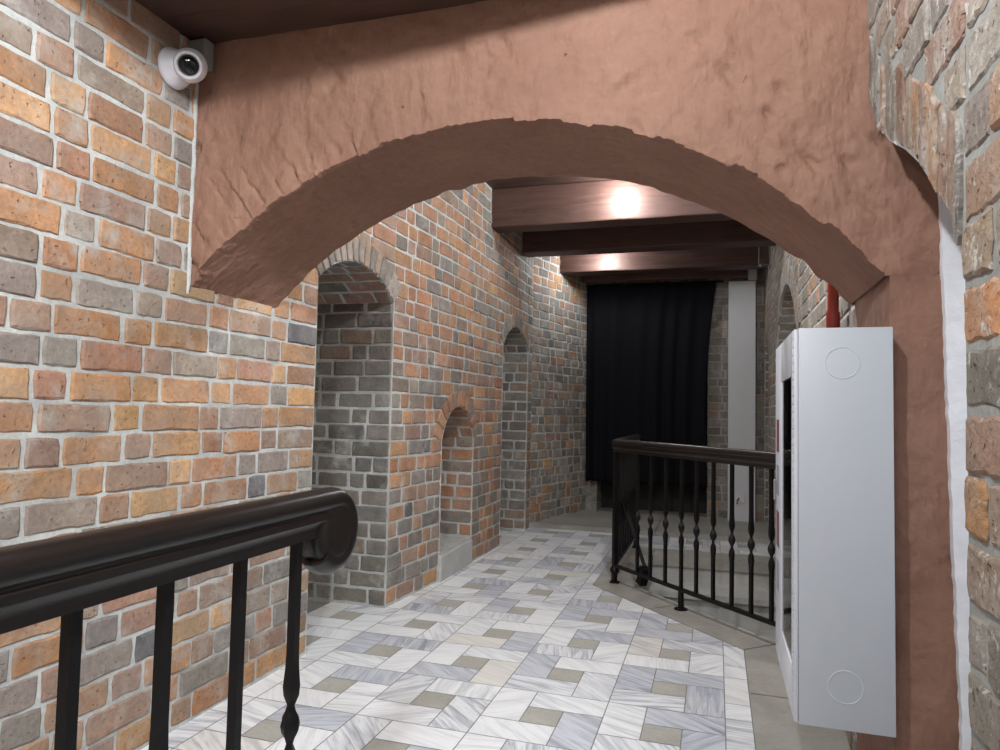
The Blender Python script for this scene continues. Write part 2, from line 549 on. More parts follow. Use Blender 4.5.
# ---------------- left wall (u = Y, v = Z)
def xl(y):
    if y < 4.2: return -2.062
    if y < 5.1: return -2.062 + (y - 4.2) / 0.9 * 0.055
    if y < 7.62: return -2.007 + (y - 5.1) * 0.008
    return -1.987 + (y - 7.62) * 0.28
fl = lambda u, v, d: (xl(u) + d, u, v)
N1 = Hole(3.295, 4.22, 0.0, 2.005, 0.17, 0.16)
N2 = Hole(5.0, 5.73, 0.21, 1.06, 0.27, 0.14)
N3 = Hole(6.52, 7.46, 0.0, 1.95, 0.22, 0.13)
LH = [N1, N2, N3]
s = Surf()
bed(s, fl, -2.5, 9.05, -0.05, TOP, LH, du=0.5, extra=(4.2, 5.1, 7.62))
bricks(s, fl, 0.3, 4.23, 0.01, TOP, pal_left, LH, ch=0.1075, fine=0.035, bond=1, L=0.28, H=0.135)
bricks(s, fl, 4.23, 7.62, 0.01, TOP, pal_left, LH, ch=0.1075, fine=0.06, bond=1, L=0.24)
bricks(s, fl, 7.62, 9.0, 0.06, TOP, pal_left, [], ch=0.1, fine=0.08, bond=1, L=0.22, jit=0.006, wob=0.012)
bricks(s, fl, -2.5, 0.3, 0.01, TOP, pal_left, [], ch=0.1075, fine=0.3)
ring(s, fl, N1, PP, 15, fine=0.05)
ring(s, fl, N2, PR, 11, fine=0.06)
ring(s, fl, N3, PP, 12, fine=0.06)
def recess(s, h, x_front, x_back, pal, pal_in=None, toward=1):
    """jambs, soffit and back of a niche in a wall whose niche runs from x_front back to x_back"""
    pal_in = pal_in or pal
    sg = 1 if x_front > x_back else -1
    D = abs(x_front - x_back)
    top = h.vs
    far = lambda u, v, d: (x_front - sg * u, h.u1 - d, v)
    near = lambda u, v, d: (x_front - sg * u, h.u0 + d, v)
    for f in (far, near):
        plain(s, f, -0.004, D, h.v0 - 0.06, top + 0.01)
        bricks(s, f, 0.0, D, h.v0 + 0.01, top + 0.03, pal, fine=0.06, ch=0.1075, t=0.004)
    A = h.R * h.a * 2
    def soff(u, v, d):
        an = h.a - v / h.R
        return (x_front - sg * u, h.uc + (h.R - d) * math.sin(an), h.vc + (h.R - d) * math.cos(an))
    plain(s, soff, -0.004, D, 0, A, 1, 16)
    bricks(s, soff, 0.0, D, 0, A, pal_in, fine=0.08, ch=A / max(4, round(A / 0.11)), t=0.004)
    back = lambda u, v, d: (x_back + sg * d, u, v)
    plain(s, back, h.u0 - 0.02, h.u1 + 0.02, h.v0 - 0.06, h.vs + h.rise + 0.05)
    bricks(s, back, h.u0, h.u1, h.v0 + 0.01, h.vs + h.rise, pal, fine=0.1, ch=0.1075, t=0.003)
recess(s, N1, -2.062, -2.86, PGD, PB)
recess(s, N2, -2.004, -2.62, PR, PR)
recess(s, N3, -1.992, -2.34, PG, PG)
wall_left = struct(s.build('wall_left', [M['mortar'], M['brick']]))
# mortar fillet where the wall meets the painted arch
bm = bmesh.new()
tube(bm, [(-2.056 + random.uniform(-.004, .004), 2.322 + random.uniform(-.004, .004), 1.75 + i * 0.05) for i in range(21)], 0.010, 8)
struct(from_bm('trim_1', bm, M['mortar'], smooth=60))
# stone sill of the small niche
bm = bmesh.new(); bx(bm, -2.62, -1.985, 4.99, 5.74, -0.02, 0.2, 0.012)
for v in bm.verts:
    v.co += Vector((random.uniform(-.006, .006), 0, random.uniform(-.006, .006)))
struct(from_bm('sill_1', bm, M['step']))

# ---------------- right wall beyond the arch (u = Y, v = Z), faces -X
xr = lambda y: 0.505 + min(1, max(0, (y - 2.92) / 1.1)) * 0.05
fr = lambda u, v, d: (xr(u) - d, u, v)
RA = Hole(5.35, 7.25, -0.02, 1.85, 0.55, 0.2)
RB = Hole(8.25, 8.93, 0.0, 1.95, 0.30, 0.16)
s = Surf()
bed(s, fr, 2.92, 9.05, -2.2, TOP, [RA, RB], du=0.5, extra=(4.02,))
bricks(s, fr, 2.93, 9.0, 0.01, TOP, PP, [RA, RB], ch=0.1075, fine=0.06)
bricks(s, fr, 4.0, 7.0, -2.2, 0.0, PG, [], ch=0.1075, fine=0.3)
ring(s, fr, RA, PP, 20, fine=0.08)
ring(s, fr, RB, PP, 10, fine=0.08)
recess(s, RA, 0.555, 0.9, PP, PP)
recess(s, RB, 0.555, 0.86, PG, PG)
struct(s.build('wall_right_far', [M['mortar'], M['brick_white']]))

# ---------------- end wall with the curtained doorway (u = X, v = Z), faces -Y
fb = lambda u, v, d: (u, 9.0 - d, v)
DB = Hole(-1.46, -0.1, 0.0, 2.35, 0.5, 0.16)
s = Surf()
bed(s, fb, -1.75, 0.95, -0.05, TOP, [DB], du=0.5)
bricks(s, fb, -1.7, 0.9, 0.06, TOP, PG, [DB], ch=0.1, fine=0.08, L=0.22)
ring(s, fb, DB, PG, 16, fine=0.08)
jam = lambda sg, x: (lambda u, v, d: (x + sg * d, 9.0 + u, v))
for sg, x, pal in ((1, -1.46, PG), (-1, -0.1, PR)):
    f = jam(sg, x)
    plain(s, f, 0, 0.4, 0, 2.4)
    bricks(s, f, 0.0, 0.4, 0.05, 2.4, pal, fine=0.1, ch=0.1, t=0.004)
def dsoff(u, v, d):
    an = DB.a - v / DB.R
    return (DB.uc + (DB.R - d) * math.sin(an), 9.0 + u, DB.vc + (DB.R - d) * math.cos(an))
plain(s, dsoff, 0, 0.4, 0, 2 * DB.R * DB.a, 1, 16)
struct(s.build('wall_back', [M['mortar_grey'], M['brick']]))
bm = bmesh.new()
for i in range(6):
    x = -1.5 + i * 0.24
    bx(bm, x + 0.002, x + 0.238, 9.38, 9.42, 0.05, 2.95, 0.004)
bx(bm, -1.62, 0.05, 9.425, 9.46, 0.0, 3.0)
struct(from_bm('door_1', bm, M['door']))

# ---------------- near right wall with a half arch that dies into the painted arch (u = Y, v = Z), faces -X
XN = 0.445
EDGE = [(2.335, 2.345), (2.30, 2.265), (2.20, 2.134), (2.08, 2.05), (1.92, 1.968), (1.80, 1.893), (1.72, 1.828), (1.65, 1.772), (1.58, 1.715), (1.535, 1.672), (1.505, 1.62)]
YA = 1.50
fn_near = lambda u, v, d: (XN - d, u, v)
def edge_z(y):
    for (ya, za_), (yb, zb2) in zip(EDGE, EDGE[1:]):
        if yb <= y <= ya:
            return zb2 + (za_ - zb2) * (y - yb) / (ya - yb)
    return EDGE[0][1] if y > 2 else 0
class Flank:
    v0 = 0
    def cut(s, v0, v1):
        m = (v0 + v1) / 2
        if m <= 1.64:
            return (YA, 3)
        if m > 2.52:
            return None
        y = min((yy for yy in (YA + i * 0.01 for i in range(84)) if edge_z(yy) + 0.21 > m), default=None)
        return None if y is None else (max(y - 0.02, YA - 0.012), 3)
s = Surf()
gcol = (.5, .5, .5, 1)
for a, b in ((-2.5, 0.3), (0.3, YA)):
    s.add([fn_near(a, -0.05, 0), fn_near(b, -0.05, 0), fn_near(b, TOP, 0), fn_near(a, TOP, 0)], [(3, 2, 1, 0)], 0, gcol)
ee = [(y, z) for y, z in EDGE[::-1]]
ee[0] = (YA, 1.62)
for (ya, za_), (yb, zb2) in zip(ee, ee[1:]):
    s.add([fn_near(ya, za_, 0), fn_near(yb, zb2, 0), fn_near(yb, TOP, 0), fn_near(ya, TOP, 0)], [(3, 2, 1, 0)], 0, gcol)
    # underside of the half arch
    s.add([(XN, ya, za_), (XN, yb, zb2), (0.72, yb, zb2), (0.72, ya, za_)], [(0, 1, 2, 3)], 0, gcol)
s.add([(XN, YA, -0.05), (XN, YA, 1.62), (0.72, YA, 1.62), (0.72, YA, -0.05)], [(0, 1, 2, 3)], 0, gcol)
def pal_near(u, v):
    if v < 1.0: return PP(u, v)
    return random.choice((PP, PP, PB, PO))(u, v)
bricks(s, fn_near, 0.3, 2.33, 0.04, TOP, pal_near, [Flank()], ch=0.116, fine=0.028, L=0.27, H=0.13, joint=0.013, t=0.006, jit=0.004, wob=0.006)
bricks(s, fn_near, -2.5, 0.3, 0.04, TOP, pal_near, [], ch=0.116, fine=0.3)
# ring of upright bricks along the edge
flip = not hand(fn_near)
k = 0
acc = []
for (ya, za_), (yb, zb2) in zip(EDGE[1:], EDGE[2:]):
    n_ = max(1, round(math.dist((ya, za_), (yb, zb2)) / 0.03))
    acc += [(ya + (yb - ya) * q / n_, za_ + (zb2 - za_) * q / n_) for q in range(n_)]
acc.append(EDGE[-1])
i0 = 0
while i0 < len(acc) - 1:
    i1 = min(i0 + random.choice((2, 2, 3)), len(acc) - 1)
    a, b = acc[i0], acc[i1]
    dx, dz = -0.055, 0.205           # bricks stand almost upright
    h_ = random.uniform(0.9, 1.05)
    poly = [(a[0] - 0.005, a[1] + 0.004), (b[0] + 0.005, b[1] + 0.004), (b[0] + 0.005 + dx * h_ * .3, b[1] + dz * h_), (a[0] - 0.005 + dx * h_ * .3, a[1] + dz * h_)]
    ar = sum(poly[q][0] * poly[(q + 1) % 4][1] - poly[(q + 1) % 4][0] * poly[q][1] for q in range(4))
    if ar < 0: poly = poly[::-1]
    add_brick(s, fn_near, poly, 0.006 + random.uniform(-.004, .006), random.choice((PRG, PRB, PRB, PRO))(0, 0), 0.028, 0.0045, flip)
    i0 = i1
struct(s.build('wall_right_near', [M['mortar_grey'], M['brick_white']]))
# white plastered back of the recess under the half arch
bm = bmesh.new(); bx(bm, 0.705, 0.76, 1.3, 2.40, -0.05, 2.6)
struct(from_bm('wall_right_recess', bm, M['plaster']))
# wall behind the viewer closes the room
boxobj('wall_front', (-2.3, 0.9, -2.62, -2.5, -0.05, TOP), M['mortar'], None, 0); struct(bpy.data.objects['wall_front'])

# ---------------- red painted arch wall
YF, YB = 2.33, 2.93
xa, za, xb_, zb_ = -2.075, 1.762, 0.486, 1.733
R = 1.69
mx, mz = (xa + xb_) / 2, (za + zb_) / 2
ch2 = math.dist((xa, za), (xb_, zb_)) / 2
hh = math.sqrt(R * R - ch2 * ch2)
ux, uz = (xb_ - xa) / (2 * ch2), (zb_ - za) / (2 * ch2)
cx, cz = mx + uz * hh, mz - ux * hh
t0 = math.atan2(za - cz, xa - cx); t1 = math.atan2(zb_ - cz, xb_ - cx)
NI, NJ = 340, 84
vou = []          # joints of the painted-over voussoirs
t = t0
while t > t1:
    vou.append((t, random.uniform(-0.008, 0.006), random.uniform(-0.006, 0.006), random.choice((0.2, 0.5, 0.8, 1.0)), random.uniform(0.06, 0.36), random.uniform(0, 0.10)))
    t -= random.uniform(0.040, 0.062)
def vinfo(t):
    i = max(k for k, q in enumerate(vou) if q[0] >= t - 1e-9)
    nxt = vou[i + 1][0] if i + 1 < len(vou) else t1
    k = (vou[i][0] - t) / max(1e-6, vou[i][0] - nxt)
    j = i if k < 0.5 else min(i + 1, len(vou) - 1)
    return vou[i][1], vou[i][2], min(k, 1 - k), vou[j][3:]
outer = [(-2.12, za), (-2.12, 2.86), (0.76, 2.86), (0.76, zb_)]
ol = [0.0]
for p, q in zip(outer, outer[1:]):
    ol.append(ol[-1] + math.dist(p, q))
def outer_pt(k):
    d = k * ol[-1]
    for i in range(3):
        if d <= ol[i + 1] + 1e-9:
            w = (d - ol[i]) / (ol[i + 1] - ol[i])
            return (outer[i][0] + (outer[i + 1][0] - outer[i][0]) * w, outer[i][1] + (outer[i + 1][1] - outer[i][1]) * w)
def relief(x, z):
    p = Vector((x * 2.2, 0.7, z * 2.2))
    q = Vector((x * 7 + z * 4, 0.3, z * 7 - x * 3))
    a = noise.noise(p) * 0.012 + noise.noise(p * 3.1) * 0.006 + noise.noise(q) * 0.004 + noise.noise(q * 2.3) * 0.003
    sc = noise.noise(Vector((x * 16 + z * 10, 4.0, z * 9 - x * 6)))
    gate_ = max(0, noise.noise(Vector((x * 3.1, 8.0, z * 3.1))) + 0.15)
    a += max(0, sc - 0.22) * 0.085 * gate_ - max(0, -sc - 0.3) * 0.05 * gate_
    return a
bm = bmesh.new()
grid = []
for i in range(NI + 1):
    k = i / NI
    th = t0 + (t1 - t0) * k
    dr, dy, edge, (gs, gl, go) = vinfo(th)
    # remap so that outer points go along sides/top sensibly
    kk = k
    ox, oz = outer_pt(kk)
    r = R + dr + noise.noise(Vector((th * 25, 1, 2))) * 0.006 + noise.noise(Vector((th * 110, 1, 2))) * 0.006
    ix, iz = cx + r * math.cos(th), cz + r * math.sin(th)
    row = []
    for j in range(NJ + 1):
        q = (j / NJ) ** 1.25
        x, z = ix + (ox - ix) * q, iz + (oz - iz) * q
        dist = math.hypot(x - cx, z - cz) - R
        left = max(0.0, min(1.0, 1.15 - (x + 2.1) / 1.35)) * 0.85 + 0.15
        fade = max(0, 1 - dist / (0.34 if x < -0.9 else 0.2))
        ew = vinfo(max(t1, min(t0, th + 0.008 * noise.noise(Vector((dist * 14, th * 3, 1))) + 0.004 * noise.noise(Vector((dist * 50, th * 3, 7))))))
        gs, gl, go = ew[3]
        gf = 1.0 if go < dist < gl else 0.0
        groove = 0.017 * max(0, 1 - ew[2] / 0.13) * left * gf * gs * (0.5 + 0.9 * abs(noise.noise(Vector((dist * 18, th * 9, 2)))))
        kq = min(1, (1 - k) / 0.05)
        yy = YF + relief(x, z) + (groove + dy * fade * 2.2 * left) * kq
        if j == 0:
            yy += 0.006 * kq
        row.append(bm.verts.new((x, yy, z)))
    grid.append(row)
for i in range(NI):
    for j in range(NJ):
        bm.faces.new((grid[i][j], grid[i + 1][j], grid[i + 1][j + 1], grid[i][j + 1]))
# soffit
NS = 14
sof = [[grid[i][0]] for i in range(NI + 1)]
for i in range(NI + 1):
    v = grid[i][0].co
    th = math.atan2(v.z - cz, v.x - cx); rr = math.hypot(v.x - cx, v.z - cz)
    for j in range(1, NS + 1):
        q = j / NS
        r2 = R + (rr - R) * max(0, 1 - q * 5) + noise.noise(Vector((v.x * 4, q * 3, v.z * 4))) * 0.006
        if j == NS:
            r2 += noise.noise(Vector((th * 22, 5, 0))) * 0.012
        sof[i].append(bm.verts.new((cx + r2 * math.cos(th), YF + 0.006 + (YB - YF) * q, cz + r2 * math.sin(th))))
for i in range(NI):
    for j in range(NS):
        bm.faces.new((sof[i][j + 1], sof[i + 1][j + 1], sof[i + 1][j], sof[i][j]))
# back face
bk = []
for i in range(NI + 1):
    ox, oz = outer_pt(i / NI)
    bk.append(bm.verts.new((ox, YB, TOP if oz > 2.8 else oz)))
for i in range(NI):
    bm.faces.new((sof[i][NS], bk[i], bk[i + 1], sof[i + 1][NS]))
struct(from_bm('wall_arch', bm, M['red'], smooth=50))
# pier below the springing
bm = bmesh.new()
PX = [0.494 + (0.76 - 0.494) * i / 10 for i in range(11)]
PZ = [(zb_ + 0.012) * j / 60 for j in range(61)]
fr_ = [[bm.verts.new((x + (noise.noise(Vector((9, z * 5, 0))) * 0.006 if i == 0 else 0), YF + relief(x, z) + 0.001, z)) for i, x in enumerate(PX)] for z in PZ]
for j in range(60):
    for i in range(10):
        bm.faces.new((fr_[j][i], fr_[j][i + 1], fr_[j + 1][i + 1], fr_[j + 1][i]))
jb = [[fr_[j][0]] for j in range(61)]
for j in range(61):
    for k in range(1, 11):
        q = k / 10
        z = PZ[j]
        jb[j].append(bm.verts.new((0.497 + relief(q * 2, z) * 0.3, YF + (YB - 0.03 - YF) * q, z)))
for j in range(60):
    for k in range(10):
        bm.faces.new((jb[j][k], jb[j][k + 1], jb[j + 1][k + 1], jb[j + 1][k]))
bkp = [bm.verts.new((0.74, YB, z)) for z in PZ]
for j in range(60):
    bm.faces.new((jb[j][10], bkp[j], bkp[j + 1], jb[j + 1][10]))
top_ = [jb[60][k] for k in range(11)]
bt = bkp[60]; ft = fr_[60][10]
bm.faces.new(top_ + [bt] + [fr_[60][i] for i in range(10, 0, -1)])
struct(from_bm('wall_pier', bm, M['red'], smooth=50))

# white plaster edge between the pier and the brick
bm = bmesh.new()
L_, Rr = [], []
for i in range(90):
    z = 0.0 + 2.30 * i / 89
    xl_ = 0.631 + (1.648 - z) * 0.0245 + noise.noise(Vector((z * 7, 0, 0))) * 0.003 + random.uniform(-.002, .002)
    xr_ = 0.71
    L_.append((xl_, z)); Rr.append((xr_, z))
yo = 2.305
a = [bm.verts.new((x, yo + relief(x, z) * 0.5, z)) for x, z in L_]
b = [bm.verts.new((x, yo + relief(x, z) * 0.5, z)) for x, z in Rr]
a2 = [bm.verts.new((x, 2.36, z)) for x, z in L_]
b2 = [bm.verts.new((x, 2.36, z)) for x, z in Rr]
for i in range(89):
    bm.faces.new((a[i], b[i], b[i + 1], a[i + 1])); bm.faces.new((a2[i], a[i], a[i + 1], a2[i + 1])); bm.faces.new((b[i], b2[i], b2[i + 1], b[i + 1]))
struct(from_bm('trim_2', bm, M['plaster']))

# ---------------- ceilings
bm = bmesh.new()
low = [(-2.3, 2.335), (0.75, 2.335), (0.62, 2.325), (-2.3, 0.725)]  # low ceiling; unseen slanted front edge shaped to shadow the arch top
vb = [bm.verts.new((x, y, 2.785)) for x, y in low]; vt = [bm.verts.new((x, y, TOP)) for x, y in low]
bm.faces.new(vb); bm.faces.new(vt)
for i in range(4):
    bm.faces.new((vb[i], vb[(i + 1) % 4], vt[(i + 1) % 4], vt[i]))
bx(bm, -2.6, 0.9, -2.6, 9.5, TOP, TOP + 0.06)
struct(from_bm('ceiling', bm, M['ceil']))
JL = [(6.08, 2.995, 'nearest timber ceiling joist beyond the red arch, with a bright lamp spot', 0.005),
      (7.12, 2.99, 'unlit black timber ceiling joist between the two lamp-lit ones', 0.0),
      (8.22, 2.985, 'timber ceiling joist with a soft lamp glow nearest the black curtain', 0.0),
      (8.72, 2.955, 'dark timber lintel joist against the end wall just above the black curtain', 0.0)]
for y0, z0, lab, tl in JL:
    bm = bmesh.new()
    x1 = 0.555 if y0 < 8.5 else 0.33
    bx(bm, -2.03 if y0 < 8 else (-1.93 if y0 < 8.5 else -1.62), x1, y0, y0 + (0.24 if y0 < 8.5 else 0.08), z0, TOP, 0.012)
    bmesh.ops.subdivide_edges(bm, edges=[e for e in bm.edges if e.calc_length() > 1.0], cuts=14)
    for v in bm.verts:
        v.co += Vector((0, noise.noise(v.co * 3) * 0.008, noise.noise(v.co * 3 + Vector((5, 0, 0))) * 0.008 if v.co.z < 3.2 else 0))
    o = from_bm('ceiling_joist', bm, M['beam'])
    tag(o, lab, 'beam', 'timber ceiling joists')
    o['kind'] = 'thing'

# ---------------- floor
A_ = Vector((-0.89, 5.35)); B_ = Vector((0.149, 4.2))
dn = Vector((1.15, 1.039)).normalized(); DC = dn.dot(A_)       # diagonal edge of the tiles: dn.p < DC
def clip(poly, n, c):
    out = []
    for i in range(len(poly)):
        p, q = poly[i], poly[(i + 1) % len(poly)]
        dp, dq = n[0] * p[0] + n[1] * p[1] - c, n[0] * q[0] + n[1] * q[1] - c
        if dp <= 0:
            out.append(p)
        if (dp < 0 < dq) or (dq < 0 < dp):
            k = dp / (dp - dq)
            out.append((p[0] + (q[0] - p[0]) * k, p[1] + (q[1] - p[1]) * k))
    return out
YS = 7.72
regions = [[((1, 0), 0.152), ((dn.x, dn.y), DC), ((0, 1), 5.35)],
           [((1, 0), -0.89), ((0, -1), -5.35), ((0, 1), YS)],
           [((-1, 0), 0.89), ((1, 0), 0.56), ((0, -1), -7.03), ((0, 1), YS)]]
V, F, MI, CC, UV = [], [], [], [], []
def floor_poly(poly, mat, col, uv):
    if len(poly) < 3:
        return
    b = len(V)
    for p in poly:
        V.append((p[0], p[1], 0.0))
    F.append(list(range(b, b + len(poly)))); MI.append(mat); CC.append(col); UV.append([uv(p) for p in poly])
def marble_tint():
    r = random.random()
    if r < 0.54: return (*rgb(240, 242, 244)[:3], random.uniform(0.15, 0.55))
    if r < 0.74: return (*rgb(232, 234, 238)[:3], random.uniform(0.5, 0.95))
    if r < 0.94: return (*rgb(206, 210, 219)[:3], random.uniform(0.6, 1.0))
    return (*rgb(230, 228, 223)[:3], random.uniform(0.2, 0.7))
X0, Y0, MOD, SQ = -0.957, 3.24, 0.5, 0.158
Lq = (MOD + SQ) / 2
gp = 0.0022
for i in range(-3, 4):
    for j in range(-12, 10):
        ox, oy = X0 + i * MOD, Y0 + j * MOD
        S_ = MOD - Lq
        tiles = [((0, S_, S_, MOD), 0), ((S_, MOD, Lq, MOD), 0), ((Lq, MOD, 0, Lq), 0), ((0, Lq, 0, S_), 0), ((S_, Lq, S_, Lq), 1)]
        for (a, b, c, d), kind in tiles:
            poly = [(ox + a + gp, oy + c + gp), (ox + b - gp, oy + c + gp), (ox + b - gp, oy + d - gp), (ox + a + gp, oy + d - gp)]
            col = marble_tint() if kind == 0 else (0.5, 0.5, 0.5, 1)
            ang = random.choice((0.5, 0.7, 0.9, 2.3, 2.5, 0.2, 1.4, 2.9)) + random.uniform(-.2, .2)
            offx, offy = random.uniform(0, 50), random.uniform(0, 50)
            ca, sa = math.cos(ang), math.sin(ang)
            uv = lambda p, ca=ca, sa=sa, offx=offx, offy=offy: (p[0] * ca - p[1] * sa + offx, p[0] * sa + p[1] * ca + offy)
            for reg in regions:
                q = poly
                for n, c_ in reg:
                    q = clip(q, n, c_)
                    if len(q) < 3:
                        break
                if len(q) >= 3:
                    floor_poly(q, kind, col, uv)
# grout bed just under the tiles
def bedpoly(poly):
    b = len(V)
    for p in poly:
        V.append((p[0], p[1], -0.0025))
    F.append(list(range(b, b + len(poly)))); MI.append(2); CC.append((.5, .5, .5, 1)); UV.append([(0, 0)] * len(poly))
bedpoly([(-2.9, -2.6), (0.152, -2.6), (0.152, 4.2), (-0.89, 5.35), (-2.9, 5.35)])
bedpoly([(-2.9, 5.35), (-0.89, 5.35), (-0.89, YS), (-2.9, YS)])
bedpoly([(-0.89, 7.03), (0.6, 7.03), (0.6, YS), (-0.89, YS)])
me = bpy.data.meshes.new('floor')
me.from_pydata(V, [], F)
me.polygons.foreach_set('material_index', MI)
at = me.attributes.new('Col', 'FLOAT_COLOR', 'FACE'); at.data.foreach_set('color', [x for c in CC for x in c])
ul = me.uv_layers.new(name='UVMap'); ul.data.foreach_set('uv', [x for p in UV for q in p for x in q])
me.update()
struct(link('floor', me, None, [M['marble'], M['sett'], M['grout']]))

# grey stone band round the stairwell, then the landing step
IC = DC + 0.29
def on_diag(c, x=None, y=None):
    if x is not None:
        return (x, (c - dn.x * x) / dn.y)
    return ((c - dn.y * y) / dn.x, y)
def slab(bm, poly, z0, z1, bev=0.0):
    lo_ = [bm.verts.new((p[0], p[1], z0)) for p in poly]; hi_ = [bm.verts.new((p[0], p[1], z1)) for p in poly]
    n = len(poly)
    bm.faces.new(lo_[::-1]); top = bm.faces.new(hi_)
    for i in range(n):
        bm.faces.new((lo_[i], lo_[(i + 1) % n], hi_[(i + 1) % n], hi_[i]))
    if bev:
        bmesh.ops.bevel(bm, geom=list(top.edges), offset=bev, segments=2, affect='EDGES')
bm = bmesh.new()
XI = -0.56
pI = on_diag(IC, x=XI)
gj = 0.003
seam = [0.28, 0.62]
oD = lambda k: (A_ + (B_ - A_) * k)
def iD(k):
    p = oD(k) + dn * 0.29
    return (p.x, p.y)
slab(bm, [(-0.89, 5.35), tuple(oD(0.45 - gj)), iD(0.45 - gj), pI], -0.14, 0.004, 0.006)
slab(bm, [tuple(oD(0.45 + gj)), (0.152, 4.197), iD(1.0), iD(0.45 + gj)], -0.14, 0.004, 0.006)
slab(bm, [(-0.89, 5.36), (XI, pI[1] + 0.004), (XI, 7.02), (-0.89, 7.02)], -0.14, 0.004, 0.006)
slab(bm, [(XI + gj, 6.74), (0.558, 6.74), (0.558, 7.02), (XI + gj, 7.02)], -0.10, 0.004, 0.006)
w = on_diag(IC, x=0.556)
slab(bm, [(0.156, 3.56), (0.60, 3.56), (0.60, w[1] - 0.01), iD(1.0), (0.156, 4.195)], -0.14, 0.004, 0.006)
slab(bm, [(0.156, 2.70), (0.60, 2.70), (0.60, 3.553), (0.156, 3.553)], -0.14, 0.004, 0.006)
slab(bm, [(0.156, 1.4), (0.66, 1.4), (0.66, 2.693), (0.156, 2.693)], -0.14, 0.004, 0.006)
slab(bm, [(0.156, -2.5), (0.68, -2.5), (0.68, 1.393), (0.156, 1.393)], -0.14, 0.004, 0.006)
struct(from_bm('floor_border', bm, M['band']))
bm = bmesh.new()
slab(bm, [(-2.02, YS), (-0.62, YS), (-0.62, 9.5), (-2.02, 9.5)], -0.05, 0.052, 0.008)
slab(bm, [(-0.616, YS), (0.9, YS), (0.9, 9.5), (-0.616, 9.5)], -0.05, 0.052, 0.008)
struct(from_bm('floor_step', bm, M['band']))
# stairs going down towards the viewer inside the well
bm = bmesh.new()
zt, yt = 0.0, 6.76
for k in range(7):
    z1 = -0.25 * (k + 1); y1 = 6.74 - 0.30 * k
    slab(bm, [(XI - 0.02, y1 - 0.33), (0.557, y1 - 0.33), (0.557, y1 + 0.03), (XI - 0.02, y1 + 0.03)], z1 - 0.05, z1)
    slab(bm, [(XI - 0.02, y1 + 0.03), (0.557, y1 + 0.03), (0.557, y1 + 0.05), (XI - 0.02, y1 + 0.05)], z1 - 0.03, z1 + 0.21)
struct(from_bm('floor_stairs', bm, M['step']))
bm = bmesh.new()
slab(bm, [(XI - 0.06, pI[1] - 0.3), (XI - 0.003, pI[1] - 0.3), (XI - 0.003, 6.9), (XI - 0.06, 6.9)], -2.2, -0.002)
q0, q1 = on_diag(IC - 0.004, x=XI - 0.05), on_diag(IC - 0.004, x=0.57)
q2, q3 = on_diag(IC - 0.1, x=0.57), on_diag(IC - 0.1, x=XI - 0.05)
slab(bm, [q0, q1, q2, q3], -2.2, -0.15)
slab(bm, [(XI - 0.1, 3.9), (0.6, 3.9), (0.6, 7.1), (XI - 0.1, 7.1)], -2.25, -2.2)
struct(from_bm('wall_stairwell', bm, M['step']))

# ------------------------------------------------------------------ railings
RP = [(0.0, 0.0), (0.014, -0.0015), (0.026, -0.007), (0.035, -0.017), (0.038, -0.030), (0.036, -0.043), (0.030, -0.050), (0.030, -0.056), (0.034, -0.060), (0.034, -0.074), (0.027, -0.082), (0.024, -0.094), (0.024, -0.114)]
def rail_loop():
    return RP + [(-x, z) for x, z in RP[::-1] if x > 0]
def sweep_rail(bm, path, ztop, caps=(True, True), sc=1.0):
    loop = [(x * sc, z * sc) for x, z in rail_loop()]; rings = []
    for i, p in enumerate(path):
        p = Vector(p)
        d0 = (p - Vector(path[i - 1])).normalized() if i else None
        d1 = (Vector(path[i + 1]) - p).normalized() if i + 1 < len(path) else None
        d = ((d0 or d1) + (d1 or d0)).normalized()
        n = Vector((d.y, -d.x))
        k = 1 / max(0.3, n.dot(Vector(((d1 or d0).y, -(d1 or d0).x))))
        rings.append([bm.verts.new((p.x + n.x * x * k, p.y + n.y * x * k, ztop + z)) for x, z in loop])
    m = len(loop)
    for a, b in zip(rings, rings[1:]):
        for i in range(m):
            bm.faces.new((a[i], a[(i + 1) % m], b[(i + 1) % m], b[i]))
    if caps[0]: bm.faces.new(rings[0])
    if caps[1]: bm.faces.new(rings[-1][::-1])
    return rings
def baluster(bm, x, y, z0, z1, ang=0.0, hw=0.0106, zc=0.545, k=1.0):
    keys = [(z0, hw, 0), (zc - 0.17, hw, 0), (zc - 0.13, hw * 1.05, 0.1), (zc - 0.09, hw * 1.45, .3), (zc - 0.068, hw * 1.4, .5), (zc - 0.045, hw * 0.75, .7),
            (zc - 0.032, hw * 1.1, .85), (zc - 0.016, hw * 1.9, 1.0), (zc, hw * 2.2, 1.1), (zc + 0.016, hw * 1.9, 1.25), (zc + 0.032, hw * 1.1, 1.4), (zc + 0.045, hw * 0.75, 1.5),
            (zc + 0.068, hw * 1.4, 1.7), (zc + 0.09, hw * 1.45, 1.9), (zc + 0.13, hw * 1.12, 2.1), (zc + 0.17, hw, 2.2), (z1, hw, 2.2)]
    rings = []
    for z, w_, tw in keys:
        a = ang + tw / 2.2 * (PI / 2)
        mid = min(1, abs(tw - 1.1) / 1.1)
        ring_ = []
        for q in range(8):
            an = a + q * PI / 4
            rad = w_ * (math.sqrt(2) * (0.72 + 0.28 * mid) if q % 2 else 1.0)
            ring_.append(bm.verts.new((x + rad * math.cos(an), y + rad * math.sin(an), z)))
        rings.append(ring_)
    for p, q in zip(rings, rings[1:]):
        for i in range(8):
            bm.faces.new((p[i], p[(i + 1) % 8], q[(i + 1) % 8], q[i]))
    bm.faces.new(rings[0][::-1]); bm.faces.new(rings[-1])

